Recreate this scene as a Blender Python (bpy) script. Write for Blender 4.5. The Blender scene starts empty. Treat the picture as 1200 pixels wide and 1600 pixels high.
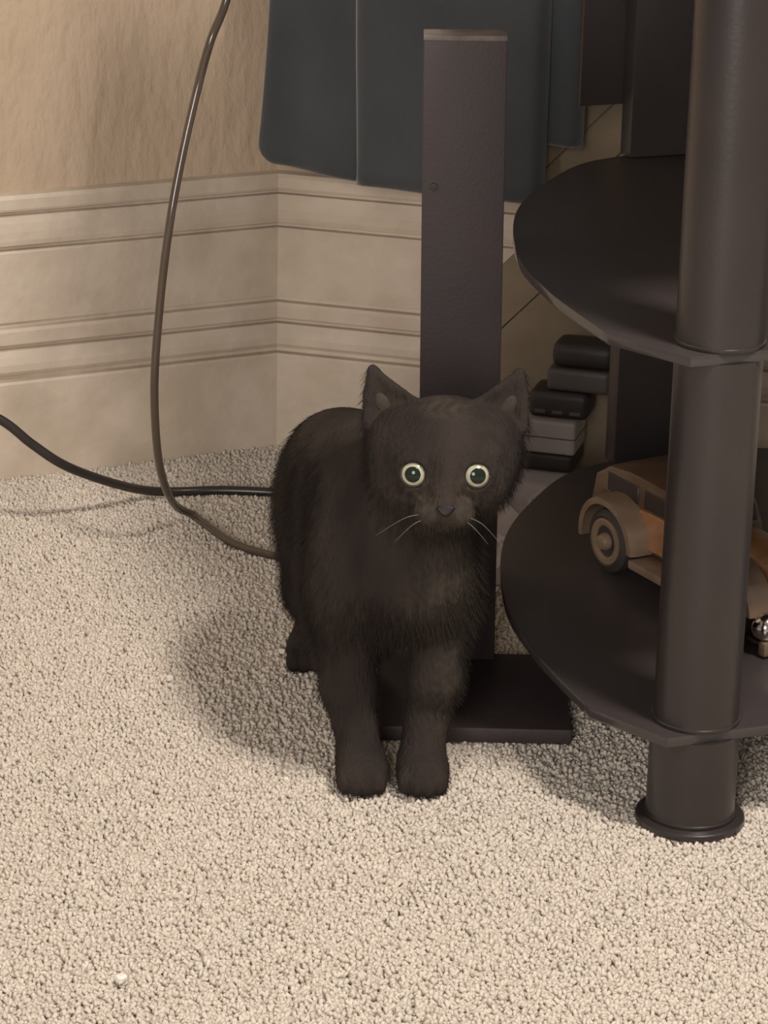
import bpy, bmesh, math, random
import numpy as np
from mathutils import Vector, Matrix, Euler

random.seed(7)
S = bpy.context.scene
COL = S.collection
R = math.radians

# ------------------------------------------------------------------ camera
cam = bpy.data.cameras.new('camera')
cam.sensor_fit = 'VERTICAL'; cam.sensor_height = 24.0
cam.lens = 4500.0 * 24.0 / 1600.0            # 4500 px focal length in a 1600 px tall frame
cam.clip_start = .05; cam.clip_end = 50
camo = bpy.data.objects.new('camera', cam); COL.objects.link(camo)
PITCH, ROLL, CAM_H = R(20), R(1.3), .777
Rt = Vector((1, 0, 0)); Up = Vector((0, math.sin(PITCH), math.cos(PITCH))); Fw = Vector((0, math.cos(PITCH), -math.sin(PITCH)))
cr = math.cos(ROLL) * Rt + math.sin(ROLL) * Up
cu = -math.sin(ROLL) * Rt + math.cos(ROLL) * Up
M = Matrix((cr, cu, -Fw)).transposed().to_4x4(); M.translation = (0, 0, CAM_H)
camo.matrix_world = M
S.camera = camo

# ------------------------------------------------------------------ light and exposure
S.view_settings.view_transform = 'Standard'
S.view_settings.look = 'None'
S.view_settings.gamma = 1
S.view_settings.use_curve_mapping = False
S.view_settings.exposure = 0.0
world = bpy.data.worlds.new('room_light'); S.world = world; world.use_nodes = True
bg = world.node_tree.nodes['Background']
bg.inputs[0].default_value = (1.0, .92, .885, 1); bg.inputs[1].default_value = .25
def area(name, loc, target, size, energy, color):
    l = bpy.data.lights.new(name, 'AREA'); l.shape = 'DISK'; l.size = size; l.energy = energy; l.color = color
    o = bpy.data.objects.new(name, l); COL.objects.link(o); o.location = loc
    o.rotation_euler = (Vector(target) - Vector(loc)).to_track_quat('-Z', 'Y').to_euler()
    return o
area('ceiling_lamp', (.84, .85, 2.15), (0, 1.7, .1), .36, 47, (1.0, .91, .83))
area('window_daylight', (-.7, -1.7, 1.2), (-.05, 2.1, .2), 1.3, 62, (1.0, .92, .86))

# ------------------------------------------------------------------ helpers
def link(o, parent=None):
    COL.objects.link(o)
    if parent is not None: o.parent = parent
    return o
def tag(o, label=None, cat=None, group=None, kind=None):
    if label: o['label'] = label
    if cat: o['category'] = cat
    if group: o['group'] = group
    if kind: o['kind'] = kind
    return o
def empty(name, loc, label, cat, rz=0, group=None):
    o = bpy.data.objects.new(name, None); o.empty_display_size = .02
    o.location = loc; o.rotation_euler = (0, 0, rz); link(o)
    return tag(o, label, cat, group)
def mesh_obj(name, bm, mat, parent=None, smooth=None, world=True):
    me = bpy.data.meshes.new(name)
    bm.normal_update(); bm.to_mesh(me); bm.free()
    if mat: me.materials.append(mat)
    if smooth is not None:
        me.polygons.foreach_set('use_smooth', [True] * len(me.polygons))
        if smooth < 179: me.set_sharp_from_angle(angle=R(smooth))
    return link(bpy.data.objects.new(name, me), parent)
def box(bm, c, s, bev=0, rot=None, seg=2):
    g = bmesh.ops.create_cube(bm, size=1)
    m = Matrix.Translation(c) @ (rot.to_4x4() if rot else Matrix()) @ Matrix.Diagonal((*s, 1))
    bmesh.ops.transform(bm, matrix=m, verts=g['verts'])
    if bev:
        es = list({e for v in g['verts'] for e in v.link_edges})
        bmesh.ops.bevel(bm, geom=es, offset=bev, segments=seg, affect='EDGES', profile=.6)
def lathe(bm, prof, seg=48, M=None):
    """prof: (radius, z) from bottom to top, closed at the ends when radius 0"""
    M = M or Matrix()
    rings = []
    for r, z in prof:
        if r < 1e-6: rings.append([bm.verts.new(M @ Vector((0, 0, z)))])
        else: rings.append([bm.verts.new(M @ Vector((r * math.cos(2 * math.pi * i / seg), r * math.sin(2 * math.pi * i / seg), z))) for i in range(seg)])
    for a, b in zip(rings, rings[1:]):
        for i in range(seg):
            j = (i + 1) % seg
            f = [a[i % len(a)], a[j % len(a)], b[j % len(b)], b[i % len(b)]]
            u = []
            for v in f:
                if v not in u: u.append(v)
            if len(u) > 2: bm.faces.new(u)
def prism(bm, pts, z0, z1, M=None, bev=0, seg=2):
    """polygon in xy extruded z0..z1"""
    M = M or Matrix()
    a = [bm.verts.new(M @ Vector((x, y, z0))) for x, y in pts]
    b = [bm.verts.new(M @ Vector((x, y, z1))) for x, y in pts]
    n = len(pts); fs = [bm.faces.new(a[::-1]), bm.faces.new(b)]
    for i in range(n): fs.append(bm.faces.new((a[i], a[(i + 1) % n], b[(i + 1) % n], b[i])))
    bmesh.ops.recalc_face_normals(bm, faces=fs)
    if bev:
        es = [e for e in fs[0].edges] + [e for e in fs[1].edges]
        bmesh.ops.bevel(bm, geom=es, offset=bev, segments=seg, affect='EDGES', profile=.6)
def spline(pts, n=12):
    P = [Vector(p) for p in pts]; P = [P[0] * 2 - P[1]] + P + [P[-1] * 2 - P[-2]]
    out = []
    for i in range(1, len(P) - 2):
        for k in range(n):
            t = k / n
            a, b, c, d = P[i - 1], P[i], P[i + 1], P[i + 2]
            out.append(.5 * ((2 * b) + (c - a) * t + (2 * a - 5 * b + 4 * c - d) * t * t + (3 * b - a - 3 * c + d) * t ** 3))
    out.append(P[-2]); return out
def tube(bm, path, rad, seg=12):
    prev = None; up = Vector((0, 0, 1)); rings = []
    n = len(path)
    for i, p in enumerate(path):
        t = (path[min(i + 1, n - 1)] - path[max(i - 1, 0)]).normalized()
        x = t.cross(up)
        if x.length < .05: x = t.cross(Vector((1, 0, 0)))
        if prev is not None and x.dot(prev) < 0: x = -x
        if prev is not None: x = (prev - t * prev.dot(t))
        x.normalize(); prev = x; y = t.cross(x)
        r = rad(i / (n - 1)) if callable(rad) else rad
        rings.append([bm.verts.new(p + r * (math.cos(a) * x + math.sin(a) * y)) for a in (2 * math.pi * k / seg for k in range(seg))])
    for a, b in zip(rings, rings[1:]):
        for k in range(seg): bm.faces.new((a[k], a[(k + 1) % seg], b[(k + 1) % seg], b[k]))
    bm.faces.new(rings[0][::-1]); bm.faces.new(rings[-1])
    bmesh.ops.recalc_face_normals(bm, faces=bm.faces[:])

# ------------------------------------------------------------------ materials
def mat(name, c, rough=.5, c2=None, scale=30, bump=0, bscale=200, coord='Object', metal=0, spec=.5, sheen=0, coat=0, stretch=None, detail=4, lo=.35, hi=.65):
    m = bpy.data.materials.new(name); m.use_nodes = True
    nt = m.node_tree; b = nt.nodes['Principled BSDF']
    b.inputs['Base Color'].default_value = (*c, 1); b.inputs['Roughness'].default_value = rough
    b.inputs['Metallic'].default_value = metal; b.inputs['Specular IOR Level'].default_value = spec
    b.inputs['Coat Weight'].default_value = coat; b.inputs['Coat Roughness'].default_value = .05
    if sheen:
        b.inputs['Sheen Weight'].default_value = sheen; b.inputs['Sheen Roughness'].default_value = .5
    tc = nt.nodes.new('ShaderNodeTexCoord'); mp = nt.nodes.new('ShaderNodeMapping')
    nt.links.new(tc.outputs[coord], mp.inputs[0])
    if stretch: mp.inputs['Scale'].default_value = stretch
    if c2:
        n = nt.nodes.new('ShaderNodeTexNoise'); n.inputs['Scale'].default_value = scale; n.inputs['Detail'].default_value = detail
        nt.links.new(mp.outputs[0], n.inputs['Vector'])
        mr = nt.nodes.new('ShaderNodeMapRange'); mr.inputs[1].default_value = lo; mr.inputs[2].default_value = hi
        nt.links.new(n.outputs[0], mr.inputs[0])
        mx = nt.nodes.new('ShaderNodeMix'); mx.data_type = 'RGBA'
        mx.inputs[6].default_value = (*c, 1); mx.inputs[7].default_value = (*c2, 1)
        nt.links.new(mr.outputs[0], mx.inputs[0]); nt.links.new(mx.outputs[2], b.inputs['Base Color'])
    if bump:
        n = nt.nodes.new('ShaderNodeTexNoise'); n.inputs['Scale'].default_value = bscale; n.inputs['Detail'].default_value = 5
        nt.links.new(mp.outputs[0], n.inputs['Vector'])
        bp = nt.nodes.new('ShaderNodeBump'); bp.inputs['Strength'].default_value = bump; bp.inputs['Distance'].default_value = .004
        nt.links.new(n.outputs[0], bp.inputs['Height']); nt.links.new(bp.outputs[0], b.inputs['Normal'])
    return m
plaster_m = mat('warm_plaster', (.58, .45, .325), .9, (.49, .375, .265), 14, .8, 90, stretch=(1, 1, .45))
paint_m = mat('aged_white_paint', (.63, .535, .43), .55, (.53, .44, .34), 22, .25, 90)
floor_m = mat('carpet_backing', (.60, .54, .46), .95, (.54, .48, .41), 400, .5, 500)
dark_metal = mat('dark_lacquered_metal', (.030, .024, .023), .34, (.036, .029, .027), 14, .04, 300)
black_glass = mat('black_glass', (.044, .036, .035), .34, (.050, .042, .041), 9, 0, spec=.4)
glass_edge = mat('glass_edge', (.055, .048, .046), .14)
post_m = mat('matte_black_board', (.036, .026, .026), .6, (.046, .031, .031), 10, .08, 400)
dust_m = mat('dusty_top', (.20, .17, .15), .85, (.12, .10, .09), 60)
curtain_m = mat('slate_blue_cloth', (.046, .052, .057), .85, (.054, .061, .067), 18, .18, 500, sheen=.35)
fur_m = mat('black_fur', (.025, .0195, .0175), .9, (.040, .032, .027), 38, .5, 420, spec=.12, stretch=(1, 1, .35))
# the coat is browner and greyer on cheeks, brow and crown; chest and leg patches are painted-in lamplight
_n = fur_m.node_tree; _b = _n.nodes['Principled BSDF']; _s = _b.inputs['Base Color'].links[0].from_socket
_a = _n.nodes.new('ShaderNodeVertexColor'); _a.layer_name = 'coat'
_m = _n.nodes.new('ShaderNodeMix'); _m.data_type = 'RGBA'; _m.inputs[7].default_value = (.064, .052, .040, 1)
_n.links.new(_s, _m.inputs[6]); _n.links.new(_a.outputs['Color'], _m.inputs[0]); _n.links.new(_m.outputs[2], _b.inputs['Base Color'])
ear_m = mat('inner_ear_skin', (.048, .034, .022), .8, (.028, .021, .016), 120, .2, 500)
nose_m = mat('dark_nose', (.010, .008, .008), .5, (.016, .012, .012), 300, spec=.25)
iris_m = mat('pale_green_iris', (.40, .385, .27), .25, (.48, .455, .33), 300, coat=1)
pupil_m = mat('dark_pupil', (.012, .020, .013), .10, spec=.35)
rim_m = mat('eyelid_rim', (.012, .010, .009), .5)
whisk_m = mat('grey_whisker', (.16, .145, .135), .4)
cable_m = mat('glossy_taupe_cable', (.085, .063, .045), .16, (.065, .047, .034), 20, spec=.7)
cable2_m = mat('black_cable', (.028, .023, .020), .3)
card_m = mat('brown_cardboard', (.26, .205, .14), .85, (.23, .18, .12), 40, .1, 200)
wood_d = mat('stained_wood', (.105, .060, .033), .38, (.075, .042, .025), 60, .1, 200, stretch=(.25, 1, 1), coat=.2)
wood_l = mat('pale_wood', (.22, .155, .105), .40, (.17, .115, .075), 60, .1, 200, stretch=(.25, 1, 1), coat=.2)
wood_o = mat('orange_wood', (.36, .18, .08), .36, (.24, .11, .05), 45, .1, 200, stretch=(.25, 1, 1), coat=.2)
tyre_m = mat('dark_tyre', (.035, .028, .026), .6)
chrome_m = mat('polished_metal', (.62, .55, .50), .16, metal=1)
window_m = mat('dark_car_window', (.030, .020, .017), .5)
white_pl = mat('grey_white_plastic', (.36, .31, .305), .5, (.32, .28, .275), 50)
black_pl = mat('black_plastic', (.030, .024, .023), .5)
grey_pl = mat('grey_plastic', (.085, .072, .070), .5)
bag_m = mat('crumpled_grey_bag', (.46, .42, .43), .5, (.40, .37, .38), 60, .15, 120)
crumb_m = mat('white_crumb', (.85, .80, .72), .7)

# carpet tufts: colour varies from tuft to tuft
tuft_m = bpy.data.materials.new('beige_carpet_pile'); tuft_m.use_nodes = True
nt = tuft_m.node_tree; b = nt.nodes['Principled BSDF']; b.inputs['Roughness'].default_value = .95; b.inputs['Specular IOR Level'].default_value = .15
at = nt.nodes.new('ShaderNodeAttribute'); at.attribute_name = 'tuft'; at.attribute_type = 'INSTANCER'
rp = nt.nodes.new('ShaderNodeValToRGB'); el = rp.color_ramp.elements
el[0].position = 0; el[0].color = (.50, .445, .375, 1); el[1].position = 1; el[1].color = (.88, .82, .73, 1)
e = el.new(.25); e.color = (.605, .545, .465, 1); e = el.new(.85); e.color = (.68, .615, .53, 1)
nt.links.new(at.outputs['Fac'], rp.inputs[0]); nt.links.new(rp.outputs[0], b.inputs['Base Color'])

# ------------------------------------------------------------------ room shell
CORNER = Vector((-.0917, 2.2939))                # where the faces of the two skirtings meet the carpet
aL, aR = R(-155), R(-15.5)
dL = Vector((math.cos(aL), math.sin(aL))); dR = Vector((math.cos(aR), math.sin(aR)))
nL = Vector((-dL.y, dL.x)); nR = Vector((dR.y, -dR.x))
if nL.y > 0: nL = -nL
if nR.y > 0: nR = -nR
k = 1 + nL.dot(nR); mitre = (nL + nR) / k      # mitre.nL == mitre.nR == 1
PLINTH = .0205
WC = CORNER - mitre * PLINTH                    # the plaster corner
LEN_L, LEN_R, H_WALL = 1.3, .75, 2.4
bm = bmesh.new(); box(bm, (0, 1.2, -.054), (3.2, 3.4, .10))
fl = mesh_obj('floor', bm, floor_m); tag(fl, 'beige carpeted floor', kind='structure')
for nm, d, n, ln in (('wall_left', dL, nL, LEN_L), ('wall_right', dR, nR, LEN_R)):
    bm = bmesh.new()
    a, b2 = WC, WC + d * ln
    am, bk = WC - mitre * .1, WC + d * ln - n * .1
    prism(bm, [tuple(a), tuple(b2), tuple(bk), tuple(am)], -.004, H_WALL)
    tag(mesh_obj(nm, bm, plaster_m), kind='structure')
PROF = [(0, -.004), (.0205, -.004), (.0205, .0782), (.0192, .0802), (.0125, .0806), (.0115, .0842), (.0165, .0852), (.0180, .0880),
        (.0178, .0935), (.0160, .0995), (.0140, .1045), (.0090, .1052), (.0080, .1078), (.0142, .1087), (.0150, .1100), (.0150, .1200), (.0138, .1226),
        (.0080, .1232), (.0070, .1262), (.0105, .1270), (.0110, .1835), (.0102, .1852), (.0055, .1858), (.0045, .1892), (.0125, .1902),
        (.0132, .1940), (.0130, .2010), (.0118, .2080), (.0100, .2132), (.0052, .2138), (.0042, .2164), (.0105, .2172), (.0112, .2190), (.0110, .2270), (.0090, .2300), (0, .2309)]
for nm, d, n, ln in (('baseboard_left', dL, nL, LEN_L), ('baseboard_right', dR, nR, LEN_R)):
    bm = bmesh.new()
    A = [bm.verts.new((*(WC + mitre * o), z)) for o, z in PROF]
    B = [bm.verts.new((*(WC + d * ln + n * o), z)) for o, z in PROF]
    for i in range(len(PROF) - 1): bm.faces.new((A[i], A[i + 1], B[i + 1], B[i]))
    bm.faces.new(A); bm.faces.new(B)
    bm.faces.new((A[0], B[0], B[-1], A[-1]))
    bmesh.ops.recalc_face_normals(bm, faces=bm.faces[:])
    tag(mesh_obj(nm, bm, paint_m), kind='structure')

# carpet pile: nobody could count the tufts, so one object of instanced strands
def carpet():
    rng = np.random.default_rng(3)
    sp = .00215
    xs = np.arange(-.62, .72, sp); ys = np.arange(1.14, 2.36, sp)
    X, Y = np.meshgrid(xs, ys); X = X.ravel() + rng.uniform(-.5, .5, X.size) * sp; Y = Y.ravel() + rng.uniform(-.5, .5, Y.size) * sp
    P = np.stack([X - CORNER.x, Y - CORNER.y], 1)
    keep = (P @ np.array(nL) > .001) & (P @ np.array(nR) > .001)
    # narrow to what the lens and a step to its side could see
    keep &= np.abs(X) < .16 + Y * .22
    X, Y = X[keep], Y[keep]
    co = np.stack([X, Y, np.full(X.size, -.0038)], 1)
    me = bpy.data.meshes.new('carpet_pile'); me.vertices.add(len(co)); me.vertices.foreach_set('co', co.ravel())
    o = link(bpy.data.objects.new('carpet_pile', me)); tag(o, 'short beige carpet pile covering the floor', 'carpet', kind='stuff')
    ng = bpy.data.node_groups.new('carpet_pile', 'GeometryNodeTree')
    ng.interface.new_socket('Geometry', in_out='INPUT', socket_type='NodeSocketGeometry')
    ng.interface.new_socket('Geometry', in_out='OUTPUT', socket_type='NodeSocketGeometry')
    N = ng.nodes.new; Lk = ng.links.new
    gi = N('NodeGroupInput'); go = N('NodeGroupOutput')
    m2p = N('GeometryNodeMeshToPoints'); inst = N('GeometryNodeInstanceOnPoints')
    cone = N('GeometryNodeMeshCone'); cone.inputs['Vertices'].default_value = 5
    cone.inputs['Side Segments'].default_value = 2
    cone.inputs['Radius Top'].default_value = .0011; cone.inputs['Radius Bottom'].default_value = .0014; cone.inputs['Depth'].default_value = .0050
    smo = N('GeometryNodeSetShadeSmooth'); Lk(cone.outputs[0], smo.inputs[0])
    sm = N('GeometryNodeSetMaterial'); sm.inputs['Material'].default_value = tuft_m
    Lk(smo.outputs[0], sm.inputs[0])
    Lk(gi.outputs[0], m2p.inputs[0]); Lk(m2p.outputs[0], inst.inputs['Points']); Lk(sm.outputs[0], inst.inputs['Instance'])
    rr = N('FunctionNodeRandomValue'); rr.data_type = 'FLOAT_VECTOR'; rr.inputs[0].default_value = (-1.25, -1.25, 0); rr.inputs[1].default_value = (1.25, 1.25, 6.28)
    Lk(rr.outputs[0], inst.inputs['Rotation'])
    rs = N('FunctionNodeRandomValue'); rs.data_type = 'FLOAT'; rs.inputs[2].default_value = .75; rs.inputs[3].default_value = 1.2; rs.inputs['Seed'].default_value = 5
    Lk(rs.outputs[1], inst.inputs['Scale'])
    st = N('GeometryNodeStoreNamedAttribute'); st.data_type = 'FLOAT'; st.domain = 'INSTANCE'; st.inputs['Name'].default_value = 'tuft'
    # neighbouring tufts share a shade: clumps from noise plus a little per-tuft spread
    pos = N('GeometryNodeInputPosition'); nz = N('ShaderNodeTexNoise'); nz.inputs['Scale'].default_value = 120; nz.inputs['Detail'].default_value = 3
    Lk(pos.outputs[0], nz.inputs['Vector'])
    rc = N('FunctionNodeRandomValue'); rc.data_type = 'FLOAT'; rc.inputs[2].default_value = -.22; rc.inputs[3].default_value = .22; rc.inputs['Seed'].default_value = 9
    ad = N('ShaderNodeMath'); ad.operation = 'ADD'
    Lk(nz.outputs[0], ad.inputs[0]); Lk(rc.outputs[1], ad.inputs[1])
    Lk(inst.outputs[0], st.inputs[0]); Lk(ad.outputs[0], st.inputs['Value'])
    Lk(st.outputs[0], go.inputs[0])
    md = o.modifiers.new('pile', 'NODES'); md.node_group = ng
    me.materials.append(tuft_m)
carpet()

# ------------------------------------------------------------------ curtain in front of the right wall
def curtain():
    root = empty('curtain', (.02, 2.2, .24), 'dark slate-blue curtain hanging in the corner above the white skirting board', 'curtain')
    base = CORNER + nR * .05
    def panel(name, s0, s1, z0f, z1, off, th, lean, nx, parent, seam=False):
        """s along the right wall; z0f(t) the hem height; thickness th; rounded long edges"""
        bm = bmesh.new(); nz = 40; F = []; Bk = []
        for j in range(nz + 1):
            v = j / nz; rowf = []; rowb = []
            for i in range(nx + 1):
                t = i / nx; edge = min(t, 1 - t) * (s1 - s0)
                z = z0f(t) + (z1 - z0f(t)) * v ** 1.6
                s = s0 + (s1 - s0) * t + lean(t, z)
                rb = math.sqrt(max(0, 1 - (1 - min(edge / .010, 1)) ** 2)); rz = math.sqrt(max(0, 1 - (1 - min((z - z0f(t)) / .008, 1)) ** 2))
                h = th * rb * (.25 + .75 * rz)
                h += .0022 * math.sin(t * 9 + z * 11 + off * 300) * rb
                if z - z0f(t) < .022: h += .0012 * rb
                p = base + dR * s + nR * (off + h); q = base + dR * s + nR * (off - .002)
                rowf.append(bm.verts.new((p.x, p.y, z))); rowb.append(bm.verts.new((q.x, q.y, z)))
            F.append(rowf); Bk.append(rowb)
        for j in range(nz):
            for i in range(nx):
                bm.faces.new((F[j][i], F[j][i + 1], F[j + 1][i + 1], F[j + 1][i])); bm.faces.new((Bk[j][i], Bk[j + 1][i], Bk[j + 1][i + 1], Bk[j][i + 1]))
            bm.faces.new((F[j][0], F[j + 1][0], Bk[j + 1][0], Bk[j][0])); bm.faces.new((F[j][nx], Bk[j][nx], Bk[j + 1][nx], F[j + 1][nx]))
        for i in range(nx): bm.faces.new((F[0][i], Bk[0][i], Bk[0][i + 1], F[0][i + 1])); bm.faces.new((F[nz][i], F[nz][i + 1], Bk[nz][i + 1], Bk[nz][i]))
        bmesh.ops.recalc_face_normals(bm, faces=bm.faces[:])
        o = mesh_obj(name, bm, curtain_m, None, 180); o.parent = parent; o.matrix_parent_inverse = parent.matrix_basis.inverted()
        return o
    zt = 1.25
    hemL = lambda t: .2545 - .0115 * t + .012 * max(0, .16 - t) ** 1.5 / .064 * 1.0
    flare = lambda t, z: -.010 * (1 - t) * max(0, 1 - (z - .25) / .14) ** 1.4 * (1 if z < .39 else 0)
    panel('fabric_fold', .0055, .088, hemL, zt, -.004, .010, flare, 24, root)
    hemR = lambda t: .2425 - .0035 * t
    wob = lambda t, z: -.0015 * (1 - t) * math.sin(z * 20)
    panel('fabric_fold', .0795, .2330, hemR, zt, .003, .012, wob, 30, root)
    panel('fabric_fold', .1950, .2590, lambda t: .2845, zt, -.010, .010, lambda t, z: 0, 14, root)
curtain()

# ------------------------------------------------------------------ cardboard sheet of diagonal strips leaning on the skirting
def clip(poly, a, b, c):                         # keep a*x+b*y<=c
    out = []
    for i in range(len(poly)):
        p, q = poly[i], poly[(i + 1) % len(poly)]
        fp, fq = a * p[0] + b * p[1] - c, a * q[0] + b * q[1] - c
        if fp <= 0: out.append(p)
        if fp * fq < 0:
            t = fp / (fp - fq); out.append((p[0] + t * (q[0] - p[0]), p[1] + t * (q[1] - p[1])))
    return out
def cardboard():
    base = CORNER + nR * .0045
    s0, s1 = .155, .300
    o0 = base + dR * ((s0 + s1) / 2)
    root = empty('cardboard_sheet', (o0.x, o0.y, 0), 'brown cardboard sheet with diagonal creases standing behind the black media stand', 'cardboard')
    rect = [(s0, 0), (s1, 0), (s1, .385), (s0, .385)]
    na, nb = math.cos(R(137)), math.sin(R(137))        # across the creases, pointing up-left
    ks = [-0.0566, -0.0193, 0.0124]
    ext = [ks[0] - .26, ks[0] - .14, ks[0] - .066] + ks + [ks[-1] + .2]
    for lo, hi in zip(ext, ext[1:]):
        if lo >= ks[1]:                                # beyond the last crease only the upper strip goes on
            poly = clip(rect, -1, 0, -(s0 + .052))
        else: poly = rect
        poly = clip(clip(poly, na, nb, hi - .0006), -na, -nb, -(lo + .0006))
        if len(poly) < 3: continue
        bm = bmesh.new(); w = Matrix(((dR.x, 0, -nR.x, base.x), (dR.y, 0, -nR.y, base.y), (0, 1, 0, 0), (0, 0, 0, 1)))
        d = random.uniform(0, .0008)
        prism(bm, poly, -.003 - d, 0 - d, w, .0004, 1)
        bmesh.ops.recalc_face_normals(bm, faces=bm.faces[:])
        o = mesh_obj('cardboard_strip', bm, card_m); o.parent = root; o.matrix_parent_inverse = root.matrix_basis.inverted()
    poly = clip(clip(rect, na, nb, ks[1]), -na, -nb, .2)
    for lo_, poly in ((0, poly), (1, clip(clip(rect, -1, 0, -(s0 + .052)), -na, -nb, -ks[1]))):
        bm = bmesh.new(); prism(bm, poly, .0012, .0032, w, .0003, 1); bmesh.ops.recalc_face_normals(bm, faces=bm.faces[:])
        o = mesh_obj('backing_sheet', bm, card_m); o.parent = root; o.matrix_parent_inverse = root.matrix_basis.inverted()
cardboard()
def child(o, root):
    o.parent = root; o.matrix_parent_inverse = root.matrix_basis.inverted(); return o

# ------------------------------------------------------------------ bag, power strip and the stack of adapters
def crumpled_bag():
    rng = random.Random(4)
    nx, ny = 9, 11
    bm = bmesh.new(); g = []
    x0, x1, y0, y1 = .078, .185, 1.985, 2.196
    for j in range(ny + 1):
        row = []
        for i in range(nx + 1):
            u, v = i / nx, j / ny
            e = min(u, 1 - u, v, 1 - v)
            z = .0012 + (0 if e == 0 else .009 + .010 * min(1, v * 1.6) + rng.uniform(-.006, .006))
            if .1 < u < .9 and v > .72 and v < .99: z = .0275
            x = x0 + (x1 - x0) * u + (rng.uniform(-.005, .005)); y = y0 + (y1 - y0) * v - .277 * (x - x0) * v + rng.uniform(-.006, .006) * (v < .7)
            row.append(bm.verts.new((x, y, z)))
        g.append(row)
    for j in range(ny):
        for i in range(nx):
            q = (g[j][i], g[j][i + 1], g[j + 1][i + 1], g[j + 1][i])
            if rng.random() < .5: bm.faces.new((q[0], q[1], q[2])); bm.faces.new((q[0], q[2], q[3]))
            else: bm.faces.new((q[0], q[1], q[3])); bm.faces.new((q[1], q[2], q[3]))
    r = bmesh.ops.extrude_face_region(bm, geom=bm.faces[:])
    for v in [v for v in r['geom'] if isinstance(v, bmesh.types.BMVert)]: v.co.z = -.001
    bmesh.ops.recalc_face_normals(bm, faces=bm.faces[:])
    tag(mesh_obj('plastic_bag', bm, bag_m, None, 12), 'crumpled grey plastic bag lying flat under the stack of adapters', 'bag')
crumpled_bag()
RZ = Matrix.Rotation(aR, 3, 'Z')
def at_wall(s, d, z):
    p = CORNER + dR * s + nR * d; return Vector((p.x, p.y, z))
def adapter(name, label, cat, c, size, m, bev, extra=None, group=None):
    root = empty(name, (c[0], c[1], c[2] - size[2] / 2), label, cat, 0, group)
    bm = bmesh.new(); box(bm, c, size, bev, RZ, 3); child(mesh_obj('casing', bm, m, None, 40), root)
    if extra: extra(root, c, size)
    return root
def seam(root, c, size):
    bm = bmesh.new(); box(bm, c, (size[0] + .0006, size[1] + .0006, .0012), .0003, RZ, 1); child(mesh_obj('seam_line', bm, grey_pl), root)
def ribs(root, c, size):
    for k in range(3):
        off = RZ @ Vector((-.014 + .014 * k, -size[1] / 2, -size[2] * .25)); bm = bmesh.new(); box(bm, Vector(c) + off, (.009, .0016, .003), .0005, RZ, 1)
        child(mesh_obj('grip_rib', bm, grey_pl), root)
def cordnub(root, c, size):
    bm = bmesh.new(); p = Vector(c) + RZ @ Vector((size[0] / 2, -size[1] * .2, 0))
    tube(bm, [p + RZ @ Vector((t * .012 - .002, 0, -t * t * .003)) for t in (0, .35, .7, 1)], lambda t: .006 - .003 * t, 10); child(mesh_obj('cord_boot', bm, black_pl, None, 60), root)
adapter('power_strip', 'flat black power strip under the grey-white adapter', 'power strip', at_wall(.222, .047, .0355), (.092, .046, .0145), black_pl, .004)
adapter('power_adapter', 'grey-white box adapter at the bottom of the adapter stack', 'adapter', at_wall(.2395, .050, .0565), (.0600, .042, .027), white_pl, .003, seam, 'stacked power adapters')
adapter('power_adapter', 'black adapter resting on the grey-white box adapter', 'adapter', at_wall(.253, .045, .0810), (.048, .036, .0215), black_pl, .006, ribs, 'stacked power adapters')
adapter('power_adapter', 'dark grey adapter second from the top of the adapter stack', 'adapter', at_wall(.267, .042, .1010), (.050, .034, .018), grey_pl, .004, cordnub, 'stacked power adapters')
adapter('power_adapter', 'black rounded adapter on top of the adapter stack', 'adapter', at_wall(.2695, .040, .1205), (.0500, .032, .0205), black_pl, .008, None, 'stacked power adapters')


# ------------------------------------------------------------------ cables
def cable(name, pts, r, m, label, n=14):
    bm = bmesh.new(); tube(bm, spline(pts, n), r, 12)
    return tag(mesh_obj(name, bm, m, None, 60), label, 'cable')
cable('power_cable', [(-.150, 2.256, .92), (-.128, 2.19, .78), (-.108, 2.08, .60), (-.1085, 2.045, .475), (-.1192, 2.04, .4200), (-.1301, 2.03, .3910), (-.1390, 2.03, .3585), (-.1498, 2.02, .3100), (-.1583, 2.01, .2615), (-.1654, 2.01, .2040),
      (-.1695, 2.005, .1440), (-.1690, 2.02, .0870), (-.1652, 2.045, .0490), (-.1600, 2.085, .0190), (-.1490, 2.105, .0050), (-.1384, 2.0894, .0032), (-.1138, 2.0489, .003), (-.081, 2.0238, .003), (-.04, 2.01, .003), (.01, 2.02, .003), (.055, 2.05, .003)],
      .0031, cable_m, 'glossy taupe cable hanging down the wall and curving across the carpet behind the cat')
cable('black_power_cable', [(-.50, 1.98, .22), (-.40, 2.035, .145), (-.3360, 2.066, .1130), (-.2930, 2.075, .0895), (-.2690, 2.078, .0690), (-.2450, 2.085, .0500), (-.2150, 2.115, .0270), (-.1900, 2.148, .0090), (-.165, 2.162, .0034), (-.13, 2.168, .0032), (-.0872, 2.1664, .003), (-.04, 2.158, .003), (.01, 2.14, .003), (.06, 2.125, .003)],
      .0037, cable2_m, 'black cable sagging from the left edge along the foot of the wall')

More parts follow.
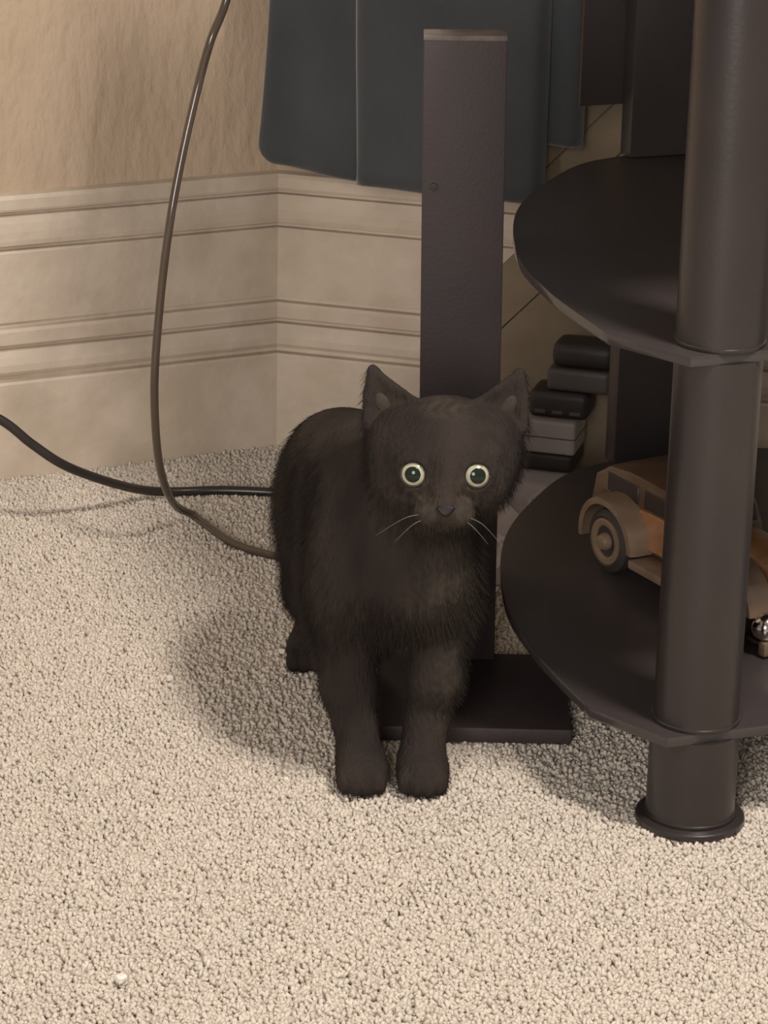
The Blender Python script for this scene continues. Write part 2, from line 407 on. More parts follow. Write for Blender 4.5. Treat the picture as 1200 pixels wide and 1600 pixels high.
# ------------------------------------------------------------------ tall flat post on a rectangular base plate
def floor_post():
    root = empty('floor_post', (.061, 1.765, 0), 'tall flat black post on a rectangular base plate behind the cat', 'stand')
    LEAN = Matrix.Translation((.0512, 0, .011)) @ Matrix.Rotation(R(-.85), 4, 'Y') @ Matrix.Translation((-.0512, 0, -.011))
    bm = bmesh.new(); box(bm, (.0613, 1.7640, .0055), (.1267, .126, .011), .0022)
    child(mesh_obj('base_plate', bm, post_m, None, 40), root)
    bm = bmesh.new(); box(bm, (.0512, 1.826, .2225), (.0530, .022, .425), .0012); bmesh.ops.transform(bm, matrix=LEAN, verts=bm.verts[:])
    child(mesh_obj('upright', bm, post_m, None, 40), root)
    bm = bmesh.new(); box(bm, (.0512, 1.826, .4365), (.0532, .0225, .0035), .0008); bmesh.ops.transform(bm, matrix=LEAN, verts=bm.verts[:])
    o = child(mesh_obj('top_cap', bm, dust_m, None, 40), root); o['label'] = 'dusty grey top cap'
    for dx, dz in ((-.019, .34), (.008, .02)):
        bm = bmesh.new(); lathe(bm, [(0, 0), (.0028, 0), (.0026, .0008), (0, .0010)], 16, LEAN @ Matrix.Translation((.0512 + dx, 1.815, dz)) @ Matrix.Rotation(R(90), 4, 'X'))
        child(mesh_obj('screw_cap', bm, black_pl, None, 40), root)
floor_post()

# ------------------------------------------------------------------ media stand: glass shelves on round legs with a flat spine
def media_stand():
    A = R(20); O = Vector((.172, 1.5655))
    u = Vector((math.cos(A), math.sin(A))); v = Vector((-math.sin(A), math.cos(A)))
    Wd = .46
    toL = lambda p: ((Vector(p) - O).dot(u), (Vector(p) - O).dot(v))
    left = [(.172, 1.5655), (.128, 1.606), (.1085, 1.661), (.0965, 1.700), (.083, 1.765), (.0805, 1.845), (.0885, 1.918), (.1125, 1.992), (.139, 2.045), (.180, 2.080)]
    Lc = [Vector((*toL(p), 0)) for p in left]
    sm = [Vector((0, 0, 0))] + spline([tuple(p) for p in Lc[1:]], 6)
    outline = [(p.x, p.y) for p in sm]
    outline = outline + [(Wd - x, y) for x, y in outline[::-1]]
    root = empty('media_stand', (*(O + u * (Wd / 2) + v * .23), 0), 'black media stand of curved glass shelves on round dark legs at right', 'media stand')
    L2W = Matrix(((u.x, v.x, 0, O.x), (u.y, v.y, 0, O.y), (0, 0, 1, 0), (0, 0, 0, 1)))
    for z1 in (.068, .305, .560):
        bm = bmesh.new(); prism(bm, outline, z1 - .0065, z1, L2W, .0010, 2)
        bmesh.ops.recalc_face_normals(bm, faces=bm.faces[:])
        bm.normal_update()
        for f in bm.faces: f.material_index = 1 if abs(f.normal.z) < .95 else 0
        sh = child(mesh_obj('glass_shelf', bm, black_glass, None, 30), root); sh.data.materials.append(glass_edge)
    legs = [toL((.1915, 1.5975)), None]; legs[1] = (Wd - legs[0][0], legs[0][1])
    for lx, ly in legs:
        T = L2W @ Matrix.Translation((lx, ly, 0))
        bm = bmesh.new(); lathe(bm, [(0, 0), (.0332, 0), (.0338, .0012), (.0334, .0040), (.0322, .0050), (0, .0050)], 56, T); child(mesh_obj('foot_disc', bm, dark_metal, None, 40), root)
        for z0, z1, r in ((.0050, .0615, .0272), (.068, .2985, .0258), (.305, .5535, .0258)):
            bm = bmesh.new(); lathe(bm, [(0, z0), (r + .0004, z0), (r + .0010, z0 + .0008), (r + .0010, z0 + .0022), (r, z0 + .0027), (r, z1), (0, z1)], 64, T); child(mesh_obj('leg', bm, dark_metal, None, 40), root)
    # spine: flat board through the shelves at the back, and the bracket plate above
    s0 = toL((.173, 2.062)); c = Wd / 2; hw = c - s0[0]
    for z0, z1 in ((.068, .2985), (.305, .5535)):
        bm = bmesh.new(); box(bm, (c, s0[1] + .009, (z0 + z1) / 2), (2 * hw, .018, z1 - z0), .002)
        bmesh.ops.transform(bm, matrix=L2W, verts=bm.verts[:]); child(mesh_obj('spine_board', bm, dark_metal, None, 40), root)
    bm = bmesh.new(); box(bm, (c - .002, s0[1] + .022, .447), (2 * hw + .062, .006, .212), .001)
    bmesh.ops.transform(bm, matrix=L2W, verts=bm.verts[:]); child(mesh_obj('bracket_plate', bm, dark_metal, None, 40), root)
media_stand()
def shade_tv():  # unseen TV added above the stand, sized to shade the back corner
    A = R(20); u = Vector((math.cos(A), math.sin(A), 0)); v = Vector((-math.sin(A), math.cos(A), 0))
    c = Vector((.172, 1.5655, .56)) + u * .23 + v * .27
    root = empty('shade_tv', c, 'unseen black flat TV added on top of the media stand to cast shade', 'shade_tv', A)
    F = Matrix.Translation(c) @ Matrix.Rotation(A, 4, 'Z')
    def put(nm, ctr, size, bev, m):
        bm = bmesh.new(); box(bm, ctr, size, bev); bmesh.ops.transform(bm, matrix=F, verts=bm.verts[:]); child(mesh_obj(nm, bm, m, None, 40), root)
    put('stand_foot', (0, 0, .008), (.30, .18, .016), .006, black_pl)
    put('neck', (0, .02, .05), (.09, .03, .09), .006, black_pl)
    put('case', (0, .01, .215), (.50, .05, .25), .010, black_pl)
    put('screen', (0, -.0155, .218), (.47, .002, .215), .0005, black_glass)
shade_tv()

# ------------------------------------------------------------------ wooden toy car on the lower shelf
def toy_car():
    fwd = R(-59.2); O = Vector((.1885, 1.860, .068))
    T = Matrix.Translation(O) @ Matrix.Rotation(fwd, 4, 'Z') @ Matrix.Diagonal((.01, .01, .01, 1))
    root = empty('toy_car', O, 'vintage wooden toy car parked on the lower glass shelf behind the leg', 'toy car', fwd)
    XZ = Matrix(((1, 0, 0, 0), (0, 0, -1, 0), (0, 1, 0, 0), (0, 0, 0, 1)))     # polygon xy -> x,z ; extrude -> -y
    def put(name, bm, m, sm=40, par=root):
        bmesh.ops.transform(bm, matrix=T, verts=bm.verts[:]); bmesh.ops.recalc_face_normals(bm, faces=bm.faces[:])
        o = mesh_obj(name, bm, m, None, sm); o.parent = par; o.matrix_parent_inverse = par.matrix_world.inverted() if par is not root else root.matrix_basis.inverted(); return o
    def side(pts, y0, y1, bev=.15):
        bm = bmesh.new(); prism(bm, pts, y0, y1, XZ, bev, 2); return bm
    put('chassis', side([(-3.6, 1.2), (17.0, 1.2), (17.0, 2.3), (-3.6, 2.3)], -2.5, 2.5), wood_d)
    cab = put('cabin', side([(-3.2, 2.3), (-4.0, 4.0), (-3.6, 5.9), (-2.0, 6.9), (.5, 7.2), (5.2, 7.1), (7.0, 6.5), (7.9, 4.9), (8.0, 2.3)], -2.9, 2.9, .35), wood_d)
    for s in (-1, 1):
        for x0, x1 in ((-2.0, 1.6), (2.3, 6.2)):
            bm = bmesh.new(); box(bm, ((x0 + x1) / 2, s * 2.9, 5.8), (x1 - x0, .18, 1.3), .06, None, 1); put('side_window', bm, window_m)
        bm = bmesh.new(); box(bm, (3.9, s * 2.92, 3.7), (4.0, .16, 2.6), .06, None, 1); put('door_panel', bm, wood_o)
        bm = bmesh.new(); box(bm, (-1.0, s * 2.92, 3.7), (3.2, .12, 2.6), .05, None, 1); put('rear_panel', bm, wood_d)
    bm = bmesh.new(); box(bm, (7.6, 0, 5.8), (.5, 4.6, 1.1), .08, Matrix.Rotation(R(-20), 3, 'Y'), 1); put('windscreen', bm, window_m)
    hood = [(-2.3, 2.3), (-2.4, 3.9), (-1.9, 5.0), (-.9, 5.5), (.9, 5.5), (1.9, 5.0), (2.4, 3.9), (2.3, 2.3)]
    bm = bmesh.new(); prism(bm, hood, 8.0, 16.0, Matrix(((0, 0, 1, 0), (1, 0, 0, 0), (0, 1, 0, 0), (0, 0, 0, 1))), .25, 2); put('hood', bm, wood_o)
    gr = [(x * .92, 2.3 + (z - 2.3) * .95) for x, z in hood]
    bm = bmesh.new(); prism(bm, gr, 16.0, 16.6, Matrix(((0, 0, 1, 0), (1, 0, 0, 0), (0, 1, 0, 0), (0, 0, 0, 1))), .1, 2); put('grille', bm, wood_l)
    bm = bmesh.new(); box(bm, (17.2, 0, .62), (.7, 8.2, .95), .2); put('bumper', bm, wood_l)
    for ax in (0, 13.2):
        for s in (-1, 1):
            cy = s * 3.75
            W = Matrix.Translation((ax, cy, 2.25)) @ Matrix.Rotation(R(90) * (1 if s < 0 else -1), 4, 'X')
            bm = bmesh.new(); lathe(bm, [(0, -.65), (1.8, -.65), (2.2, -.4), (2.25, 0), (2.2, .4), (1.75, .65), (1.6, .55), (0, .45)], 40, W)
            wh = put('wheel', bm, tyre_m)
            bm = bmesh.new(); lathe(bm, [(1.05, .40), (1.10, .62), (1.45, .72), (1.62, .66), (1.62, .40)], 40, W)
            o = put('wheel_rim', bm, wood_l); o.parent = wh; o.matrix_parent_inverse = Matrix()
            bm = bmesh.new(); lathe(bm, [(.60, .40), (.62, .75), (.45, 1.05), (0, 1.12)], 24, W); o = put('hub_cap', bm, wood_l); o.parent = wh; o.matrix_parent_inverse = Matrix()
            # fender: arched band over the wheel, ending in the running board
            a0, a1 = (R(188), R(-2)) if ax == 0 else (R(182), R(4))
            bm = bmesh.new(); n = 22; rings = []
            for i in range(n + 1):
                a = a0 + (a1 - a0) * i / n
                c, sn = math.cos(a), math.sin(a); wv = 1.0 - .12 * abs(2 * i / n - 1)
                ri, ro = 2.75, 3.25
                ya, yb = s * 2.7, s * (2.7 + 2.0 * wv)
                ym = ya + (yb - ya) * .75
                rings.append([bm.verts.new((ax + r * c, y, 2.25 + r * sn)) for r, y in ((ri, ya), (ro, ya), (ro, ym), (ro - .15, yb), (ri - .1, yb), (ri, ym))])
            for A_, B_ in zip(rings, rings[1:]):
                for k in range(6): bm.faces.new((A_[k], A_[(k + 1) % 6], B_[(k + 1) % 6], B_[k]))
            bm.faces.new(rings[0]); bm.faces.new(rings[-1]); put('fender', bm, wood_l, 50)
    for s in (-1, 1):
        bm = bmesh.new(); box(bm, (6.6, s * 3.7, 1.75), (6.8, 2.0, .6), .12); put('running_board', bm, wood_l)
        bm = bmesh.new(); bmesh.ops.create_uvsphere(bm, u_segments=24, v_segments=16, radius=.95)
        bmesh.ops.transform(bm, matrix=Matrix.Translation((16.7, s * 3.45, 1.85)), verts=bm.verts[:]); put('headlight', bm, chrome_m, 180)
toy_car()

# ------------------------------------------------------------------ crumbs on the carpet
for (x, y, z, s), lab in zip([(-.1364, 1.3794, .0026, .0028), (-.1425, 1.7915, .002, .0022), (-.0688, 1.8429, .002, .0020)],
        ['white crumb on the carpet near the camera, largest of the crumbs', 'small white crumb on the carpet left of the cat', 'tiny pale crumb on the carpet beside the hind paw of the cat']):
    bm = bmesh.new(); box(bm, (x, y, z), (s * 2, s * 1.7, s * 1.6), s * .4, Matrix.Rotation(x * 40, 3, 'Z'), 2)
    for q in bm.verts: q.co += Vector((random.uniform(-1, 1), random.uniform(-1, 1), random.uniform(-1, 1))) * s * .12
    tag(mesh_obj('crumb', bm, crumb_m, None, 30), lab, 'crumb')

# ------------------------------------------------------------------ the cat: one implicit surface, polygonised with surface nets
HEAD_C = [0.0354, 1.625, 0.2128]
CAT_PRIMS = [
     ('ell', [-0.0298, 1.79, 0.136], (0.04, 0.06, 0.052), (0, 0, 0), 0.015),
     ('ell', [-0.0164, 1.73, 0.1513], (0.043, 0.065, 0.05), (0, 0, 12), 0.02),
     ('ell', [0.0051, 1.675, 0.1527], (0.047, 0.05, 0.058), (0, 0, 8), 0.02),
     ('ell', [0.0166, 1.65, 0.135], (0.034, 0.032, 0.036), (0, 0, 0), 0.015),
     ('cap', [0.0098, 1.67, 0.1736], [0.0332, 1.63, 0.2111], 0.043, 0.034, 0.015),
     ('ell', [-0.022, 1.745, 0.1741], (0.036, 0.062, 0.03), (0, 0, 12), 0.02),
     ('ell', [-0.0066, 1.7, 0.1858], (0.036, 0.05, 0.034), (0, 0, 12), 0.02),
     ('ell', [-0.0132, 1.735, 0.1047], (0.035, 0.065, 0.05), (0, 0, 12), 0.02),
     ('ell', [-0.021, 1.665, 0.1325], (0.024, 0.032, 0.04), (0, 0, 0), 0.02),
     ('ell', [0.0347, 1.66, 0.14], (0.02, 0.03, 0.036), (0, 0, 0), 0.018),
     ('cap', [-0.0235, 1.665, 0.1132], [-0.0196, 1.66, 0.0548], 0.0215, 0.0165, 0.02),
     ('cap', [-0.0196, 1.66, 0.0548], [-0.0155, 1.655, 0.0352], 0.0165, 0.0132, 0.008),
     ('cap', [-0.0155, 1.655, 0.0352], [-0.0114, 1.644, 0.0152], 0.0132, 0.0145, 0.006),
     ('cap', [0.0369, 1.66, 0.1188], [0.0343, 1.655, 0.0648], 0.02, 0.0158, 0.014),
     ('cap', [0.0343, 1.655, 0.0648], [0.0295, 1.655, 0.0363], 0.0158, 0.013, 0.008),
     ('cap', [0.0295, 1.655, 0.0363], [0.0271, 1.644, 0.0179], 0.013, 0.0145, 0.006),
     ('ell', [-0.01, 1.634, 0.0115], (0.0165, 0.021, 0.0128), (0, 0, 0), 0.006),
     ('ell', [-0.0208, 1.6235, 0.0085], (0.0052, 0.0085, 0.0085), (0, 0, 0), 0.003),
     ('ell', [-0.0138, 1.6195, 0.0085], (0.0052, 0.0085, 0.0085), (0, 0, 0), 0.003),
     ('ell', [-0.0062, 1.6195, 0.0085], (0.0052, 0.0085, 0.0085), (0, 0, 0), 0.003),
     ('ell', [0.0008, 1.6235, 0.0085], (0.0052, 0.0085, 0.0085), (0, 0, 0), 0.003),
     ('ell', [0.0279, 1.634, 0.0115], (0.0165, 0.021, 0.0128), (0, 0, 0), 0.006),
     ('ell', [0.0171, 1.6235, 0.0085], (0.0052, 0.0085, 0.0085), (0, 0, 0), 0.003),
     ('ell', [0.0241, 1.6195, 0.0085], (0.0052, 0.0085, 0.0085), (0, 0, 0), 0.003),
     ('ell', [0.0317, 1.6195, 0.0085], (0.0052, 0.0085, 0.0085), (0, 0, 0), 0.003),
     ('ell', [0.0387, 1.6235, 0.0085], (0.0052, 0.0085, 0.0085), (0, 0, 0), 0.003),
     ('ell', [-0.0433, 1.795, 0.0917], (0.021, 0.042, 0.04), (0, 0, 0), 0.02),
     ('cap', [-0.044, 1.785, 0.0695], [-0.045, 1.862, 0.036], 0.02, 0.0125, 0.015),
     ('cap', [-0.045, 1.862, 0.036], [-0.0505, 1.84, 0.012], 0.0115, 0.0115, 0.006),
     ('ell', [-0.0515, 1.83, 0.0105], (0.0135, 0.022, 0.0115), (0, 0, 0), 0.005),
     ('ell', [-0.0595, 1.812, 0.008], (0.0052, 0.008, 0.008), (0, 0, 0), 0.003),
     ('ell', [-0.0515, 1.812, 0.008], (0.0052, 0.008, 0.008), (0, 0, 0), 0.003),
     ('ell', [-0.0435, 1.812, 0.008], (0.0052, 0.008, 0.008), (0, 0, 0), 0.003),
     ('ell', [-0.01, 1.8, 0.095], (0.022, 0.042, 0.04), (0, 0, 0), 0.02),
     ('cap', [-0.014, 1.79, 0.075], [-0.019, 1.85, 0.034], 0.019, 0.012, 0.015),
     ('cap', [-0.019, 1.85, 0.034], [-0.021, 1.825, 0.012], 0.0115, 0.0115, 0.006),
     ('ell', [-0.0215, 1.812, 0.0105], (0.0125, 0.02, 0.0115), (0, 0, 0), 0.005),
     ('cap', [-0.022, 1.845, 0.15], [-0.02, 1.885, 0.125], 0.012, 0.0095, 0.012),
     ('cap', [-0.02, 1.885, 0.125], [-0.014, 1.9, 0.075], 0.0095, 0.008, 0.006),
     ('cap', [-0.014, 1.9, 0.075], [-0.006, 1.905, 0.04], 0.008, 0.006, 0.006),
]
HEAD_ROT = (-6, 0, 0)
EYE = (1.76, .40, 2.35); EYE_R = .98; EYE_OUT = 10; EYE_UP = -4; PUP = 28; LID = .76
NOSE = (.05, -1.55, 4.15)
HEAD_PRIMS = [
    ('ell', 0, (0, .75, -1.0), (4.4, 3.55, 4.2), (0, 0, 0), 1.0),
    ('ell', 1, (2.0, -.30, .1), (1.95, 1.9, 2.3), (0, 0, 0), 1.2),
    ('ell', 1, (2.75, 1.5, -1.0), (1.85, 2.0, 2.4), (0, 0, 0), .8),
    ('ell', 1, (1.85, 1.6, 1.8), (1.3, .9, 1.2), (0, 0, 0), .8),
    ('cap', 0, (0, 1.0, 2.6), (0, -1.25, 3.6), .95, .62, .8),
    ('ell', 1, (.80, -1.85, 3.05), (1.05, .85, 1.05), (0, 0, 0), .5),
    ('ell', 0, (0, -2.55, 2.6), (.85, .65, .85), (0, 0, 0), .5),
    ('ell', 1, (1.76, .40, 2.35), (1.08, 1.08, 1.05), (0, 0, 0), .5),
    ('tri', 1, (4.65, 2.6, -1.0), (3.1, 2.6, -2.3), (4.4, 5.75, -1.5), .20, .35),
    ('tri', 1, (4.7, 2.4, -1.1), (4.78, 4.3, -1.25), (4.4, 5.75, -1.5), .20, .35),
    ('tri', 1, (1.4, 3.7, -.9), (3.1, 2.6, -2.3), (4.4, 5.75, -1.5), .20, .35),
    ('tri', 1, (4.6, 2.3, -1.35), (1.5, 3.5, -1.25), (4.32, 5.35, -1.65), .24, .4),
    ('cutcap', 1, (1.76, .40, 2.35), (2.4, .40, 6.0), .74, .80, .12),
    ('cutcap', 0, (-.9, -2.35, 4.15), (.9, -2.35, 4.15), .10, .10, .15),
]
INNER = (3.75, 3.75, -1.12)
WHISK = [[(-1.4, -1.8, 3.7), (-2.4, -2.0, 4.1), (-4.0, -3.1, 3.9)], [(-1.2, -2.1, 3.7), (-1.9, -2.4, 4.1), (-2.9, -3.4, 4.2)],
         [(1.4, -1.9, 3.7), (2.3, -2.3, 4.0), (3.5, -3.6, 3.9)], [(1.2, -2.1, 3.7), (1.8, -2.5, 4.1), (2.6, -3.4, 4.2)]]

def rotm(e): return np.array(Euler([R(a) for a in e]).to_matrix())
HM = rotm(HEAD_ROT)
HCV = np.array(HEAD_C)
def hw(p):                                        # head-local centimetres (x image right, y up, z towards the viewer) -> world
    p = np.array(p, float) * .01
    return HCV + HM @ np.array([p[0], -p[2], p[1]])
def grow_fur(body, V):
    co = np.empty(len(body.data.vertices) * 3); body.data.vertices.foreach_get('co', co); co = co.reshape(-1, 3)
    L = np.ones(len(co)); Dn = np.ones(len(co))
    dh = np.linalg.norm(co - hw((0, -.5, 2.2)), axis=1)
    L *= np.clip((dh - .02) / .06, .40, 1)                       # short on the face
    L *= np.clip((co[:, 2] - .004) / .12, .25, 1)                  # short on the paws
    for s in (-1, 1):
        d = np.linalg.norm(co - hw((s * EYE[0], EYE[1], EYE[2] + .7)), axis=1); Dn[d < .0095] = 0
        d = np.linalg.norm(co - hw((s * 3.5, 4.6, -1.5)), axis=1); L[d < .022] *= .55
    Dn[np.linalg.norm(co - hw(NOSE), axis=1) < .006] = 0
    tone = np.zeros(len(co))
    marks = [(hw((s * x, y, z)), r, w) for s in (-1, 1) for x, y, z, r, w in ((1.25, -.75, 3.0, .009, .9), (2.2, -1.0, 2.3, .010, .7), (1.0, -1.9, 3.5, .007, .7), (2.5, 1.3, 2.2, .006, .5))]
    marks += [(hw((0, 4.0, .2)), .010, .8), (np.array((.042, 1.625, .128)), .020, .8), (np.array((.046, 1.63, .095)), .016, .6), (np.array((.046, 1.64, .055)), .016, .5)]  # crown tuft, then lamplight painted into the fur of chest and leg
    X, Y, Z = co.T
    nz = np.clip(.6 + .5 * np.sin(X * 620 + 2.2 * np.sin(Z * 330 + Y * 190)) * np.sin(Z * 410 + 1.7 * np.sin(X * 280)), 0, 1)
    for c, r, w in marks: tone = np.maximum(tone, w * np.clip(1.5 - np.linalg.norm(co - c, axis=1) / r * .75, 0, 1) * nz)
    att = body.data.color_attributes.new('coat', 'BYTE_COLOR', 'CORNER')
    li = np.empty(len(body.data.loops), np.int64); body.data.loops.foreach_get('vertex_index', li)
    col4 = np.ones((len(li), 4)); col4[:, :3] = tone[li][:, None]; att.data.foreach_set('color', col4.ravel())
    for nm, w in (('fur_length', L), ('fur_density', Dn)):
        g = body.vertex_groups.new(name=nm)
        q = np.round(w, 2)
        for val in np.unique(q):
            if val > 0: g.add(np.nonzero(q == val)[0].tolist(), float(val), 'REPLACE')
    md = body.modifiers.new('fur', 'PARTICLE_SYSTEM'); ps = md.particle_system; st = ps.settings
    st.type = 'HAIR'; st.count = 60000; st.hair_step = 3; st.use_advanced_hair = True
    st.emit_from = 'FACE'; st.use_emit_random = True; st.use_even_distribution = True; st.distribution = 'RAND'
    st.hair_length = .0026; st.normal_factor = .0018; st.object_align_factor = (0, .0032, -.0040); st.factor_random = .0012
    st.length_random = .4
    ps.vertex_group_length = 'fur_length'; ps.vertex_group_density = 'fur_density'
    st.root_radius = .26; st.tip_radius = .05; st.radius_scale = .001; st.display_step = 3; st.render_step = 3
    st.material = 1; body.show_instancer_for_render = True
def build_cat():
    vs = .0014
    lo = np.array([-.092, 1.570, -.006]); hi = np.array([.105, 1.925, .295])
    n = np.ceil((hi - lo) / vs).astype(int)
    ax = [lo[i] + vs * np.arange(n[i]) for i in range(3)]
    D = np.full(n, .05, np.float32)
    def sub(cmin, cmax, m):
        a = np.clip(((np.array(cmin) - m - lo) / vs).astype(int), 0, n); b = np.clip(((np.array(cmax) + m - lo) / vs).astype(int) + 2, 0, n)
        sl = tuple(slice(a[i], b[i]) for i in range(3))
        X = ax[0][sl[0]][:, None, None]; Y = ax[1][sl[1]][None, :, None]; Z = ax[2][sl[2]][None, None, :]
        return sl, X, Y, Z
    def union(sl, d, k):
        a = D[sl]; h = np.maximum(k - np.abs(a - d), 0) / k
        D[sl] = np.minimum(a, d) - h * h * k * .25
    def carve(sl, d, k):
        a = D[sl]; h = np.maximum(k - np.abs(a + d), 0) / k
        D[sl] = np.maximum(a, -d) + h * h * k * .25
    def d_ell(c, r, Rm, X, Y, Z):
        q = [X - c[0], Y - c[1], Z - c[2]]
        l = [Rm[0, i] * q[0] + Rm[1, i] * q[1] + Rm[2, i] * q[2] for i in range(3)]
        k0 = np.sqrt(sum((l[i] / r[i]) ** 2 for i in range(3))) + 1e-6; k1 = np.sqrt(sum((l[i] / r[i] ** 2) ** 2 for i in range(3))) + 1e-6
        return (k0 * (k0 - 1) / k1).astype(np.float32)
    def d_cap(a, b, ra, rb, X, Y, Z):
        a = np.array(a); b = np.array(b); ba = b - a
        t = np.clip(((X - a[0]) * ba[0] + (Y - a[1]) * ba[1] + (Z - a[2]) * ba[2]) / ba.dot(ba), 0, 1)
        return (np.sqrt((X - a[0] - t * ba[0]) ** 2 + (Y - a[1] - t * ba[1]) ** 2 + (Z - a[2] - t * ba[2]) ** 2) - (ra + (rb - ra) * t)).astype(np.float32)
    def d_tri(a, b, c, X, Y, Z):
        a, b, c = map(np.array, (a, b, c)); P = (X, Y, Z)
        ba, cb, ac = b - a, c - b, a - c; nr = np.cross(ba, ac)
        dot = lambda v, o: (P[0] - o[0]) * v[0] + (P[1] - o[1]) * v[1] + (P[2] - o[2]) * v[2]
        s = np.sign(dot(np.cross(ba, nr), a)) + np.sign(dot(np.cross(cb, nr), b)) + np.sign(dot(np.cross(ac, nr), c))
        def eg(v, o):
            t = np.clip(dot(v, o) / v.dot(v), 0, 1)
            return (P[0] - o[0] - t * v[0]) ** 2 + (P[1] - o[1] - t * v[1]) ** 2 + (P[2] - o[2] - t * v[2]) ** 2
        e = np.minimum(np.minimum(eg(ba, a), eg(cb, b)), eg(ac, c)); f = dot(nr, a) ** 2 / nr.dot(nr)
        return np.sqrt(np.where(s < 2, e, f)).astype(np.float32)
    for p in CAT_PRIMS:
        k = p[4]
        if p[0] == 'ell':
            m = max(p[2]); sl, X, Y, Z = sub(p[1], p[1], m + 2 * k); union(sl, d_ell(p[1], p[2], rotm(p[3]), X, Y, Z), k)
        else:
            mn = np.minimum(p[1], p[2]); mx = np.maximum(p[1], p[2]); sl, X, Y, Z = sub(mn, mx, max(p[3:4] + (p[4],)) * 1.4 + .03)
            k = p[5]; union(sl, d_cap(p[1], p[2], p[3], p[4], X, Y, Z), k)
    for p in HEAD_PRIMS:
        kind, k = p[0], p[-1] * .01
        sides = (1, -1) if p[1] else (1,)
        for s in sides:
            f = lambda q: hw((q[0] * s, q[1], q[2]))
            if kind in ('ell', 'cutell'):
                c = f(p[2]); r = np.array(p[3]) * .01; sl, X, Y, Z = sub(c, c, r.max() + 2 * k + .004)
                # ellipsoid axes: head x, head z(depth)->local y, head y(up)->local z
                Rm = HM @ rotm((p[4][0], p[4][1] * s, p[4][2] * s)); d = d_ell(c, (r[0], r[2], r[1]), Rm, X, Y, Z)
                (union if kind == 'ell' else carve)(sl, d, k)
            elif kind in ('cap', 'cutcap'):
                a, b = f(p[2]), f(p[3]); sl, X, Y, Z = sub(np.minimum(a, b), np.maximum(a, b), max(p[4], p[5]) * .01 + 2 * k + .004)
                d = d_cap(a, b, p[4] * .01, p[5] * .01, X, Y, Z)
                (union if kind == 'cap' else carve)(sl, d, k)
            elif kind == 'tri':
                a, b, c = f(p[2]), f(p[3]), f(p[4]); q = np.array([a, b, c]); sl, X, Y, Z = sub(q.min(0), q.max(0), p[5] * .01 + 2 * k + .004)
                union(sl, d_tri(a, b, c, X, Y, Z) - p[5] * .01, k)
    # surface nets
    ins = D < 0
    cs = np.zeros(np.array(D.shape) - 1, np.int8)
    for i in (0, 1):
        for j in (0, 1):
            for kk in (0, 1): cs += ins[i:n[0] - 1 + i, j:n[1] - 1 + j, kk:n[2] - 1 + kk]
    act = (cs > 0) & (cs < 8)
    idx = np.full(act.shape, -1, np.int64); I, J, K = np.nonzero(act); idx[I, J, K] = np.arange(len(I))
    acc = np.zeros((len(I), 3)); cnt = np.zeros(len(I))
    base = np.stack([I, J, K], 1)
    corners = [(i, j, k) for i in (0, 1) for j in (0, 1) for k in (0, 1)]
    for a in range(8):
        for c in range(3):
            if corners[a][c] == 0:
                o1 = np.array(corners[a]); o2 = o1.copy(); o2[c] = 1
                d1 = D[I + o1[0], J + o1[1], K + o1[2]]; d2 = D[I + o2[0], J + o2[1], K + o2[2]]
                x = (d1 < 0) != (d2 < 0)
                t = np.where(x, d1 / np.where(x, d1 - d2, 1), 0)
                pt = o1[None, :] + t[:, None] * (o2 - o1)[None, :]
                acc[x] += pt[x]; cnt[x] += 1
    V = lo + vs * (base + acc / cnt[:, None])
    faces = []
    for c in range(3):
        o = [0, 0, 0]; o[c] = 1; u, w = (c + 1) % 3, (c + 2) % 3
        s0 = ins[:n[0] - o[0], :n[1] - o[1], :n[2] - o[2]]; s1 = ins[o[0]:, o[1]:, o[2]:]
        E = np.argwhere(s0 != s1); E = E[(E[:, u] > 0) & (E[:, w] > 0)]
        E = E[(E < np.array(act.shape)).all(1)]
        flip = s0[tuple(E.T)]
        q = []
        for du, dw in ((0, 0), (1, 0), (1, 1), (0, 1)):
            g = E.copy(); g[:, u] -= du; g[:, w] -= dw; q.append(idx[tuple(g.T)])
        q = np.stack(q, 1); q[~flip] = q[~flip][:, ::-1]; faces.append(q)
    Fq = np.concatenate(faces); Fq = Fq[(Fq >= 0).all(1)]
    me = bpy.data.meshes.new('body')
    me.from_pydata(V.tolist(), [], Fq.tolist()); me.update()
    # a few smoothing passes take out the grid
    bm = bmesh.new(); bm.from_mesh(me)
    for _ in range(2): bmesh.ops.smooth_vert(bm, verts=bm.verts[:], factor=.5, use_axis_x=True, use_axis_y=True, use_axis_z=True)
    bmesh.ops.recalc_face_normals(bm, faces=bm.faces[:])
    bm.to_mesh(me); bm.free()
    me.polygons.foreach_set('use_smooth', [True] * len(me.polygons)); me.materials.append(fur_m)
    root = empty('cat', (0, 1.70, 0), 'young black cat with pale green eyes standing on the carpet looking up', 'cat')
    body = child(link(bpy.data.objects.new('body', me)), root)
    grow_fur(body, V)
    HW = Matrix(((HM[0][0], HM[0][2], -HM[0][1], HCV[0]), (HM[1][0], HM[1][2], -HM[1][1], HCV[1]), (HM[2][0], HM[2][2], -HM[2][1], HCV[2]), (0, 0, 0, 1)))
    C = Matrix.Diagonal((.01, .01, .01, 1))
    def part(name, bm, m, T, par=root, sm=180):
        bmesh.ops.transform(bm, matrix=HW @ C @ T, verts=bm.verts[:]); bmesh.ops.recalc_face_normals(bm, faces=bm.faces[:])
        o = mesh_obj(name, bm, m, None, sm)
        if par is root: return child(o, root)
        o.parent = par; return o
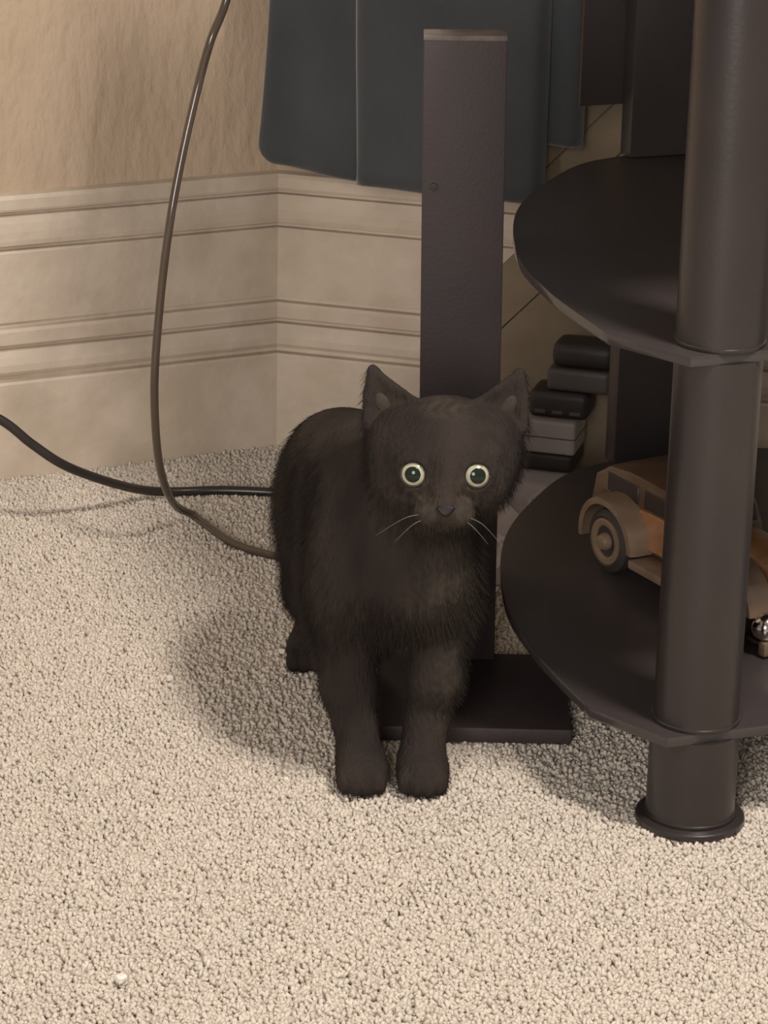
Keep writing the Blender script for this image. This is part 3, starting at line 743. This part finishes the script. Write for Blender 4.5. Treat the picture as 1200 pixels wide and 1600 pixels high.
    for s in (-1, 1):
        T = Matrix.Translation((s * EYE[0], EYE[1], EYE[2])) @ Matrix.Rotation(R(EYE_OUT) * s, 4, 'Y') @ Matrix.Rotation(R(EYE_UP), 4, 'X')
        r = EYE_R
        prof = lambda a0, a1, rr, n=14: [(rr * math.sin(R(a0 + (a1 - a0) * i / n)), rr * math.cos(R(a0 + (a1 - a0) * i / n))) for i in range(n + 1)]
        bm = bmesh.new(); lathe(bm, [(0 if i in (0, 20) else x, z) for i, (x, z) in enumerate(prof(180, 0, r, 20))], 40, None); eye = part('eye', bm, iris_m, T); eye['label'] = 'pale green eye'
        bm = bmesh.new(); p = prof(PUP, 0, r * 1.03, 8); p[-1] = (0, p[-1][1]); lathe(bm, [(r * .9 * math.sin(R(PUP)), r * .9 * math.cos(R(PUP)))] + p, 32, None); part('pupil', bm, pupil_m, T, eye)
        bm = bmesh.new(); tor = []
        for i in range(41):
            a = 2 * math.pi * i / 40; tor.append(Vector((LID * math.cos(a), LID * math.sin(a) * .97, math.sqrt(max(.01, r * r - LID * LID)) + .02)))
        tube(bm, tor, .10, 8); part('eyelid_rim', bm, rim_m, T, eye)
    # nose pad
    bm = bmesh.new(); prism(bm, [(-.58, .22), (-.42, .38), (0, .43), (.42, .38), (.58, .22), (.34, -.06), (.12, -.24), (-.12, -.24), (-.34, -.06)], -.35, .16, None, .14, 3)
    part('nose', bm, nose_m, Matrix.Translation(NOSE) @ Matrix.Rotation(R(-18), 4, 'X'), root, 60)
    for s in (-1, 1):
        bm = bmesh.new()
        bmesh.ops.create_uvsphere(bm, u_segments=20, v_segments=12, radius=1)
        o = part('inner_ear', bm, ear_m, Matrix.Translation((s * INNER[0], INNER[1], INNER[2])) @ Matrix.Rotation(R(-28) * s, 4, 'Z') @ Matrix.Diagonal((.42, .75, .13, 1)), root); o['label'] = 'brownish inner ear'
    for pts in WHISK:
        bm = bmesh.new(); tube(bm, spline(pts, 8), lambda t: .024 - .017 * t, 6); part('whisker', bm, whisk_m, Matrix())
build_cat()
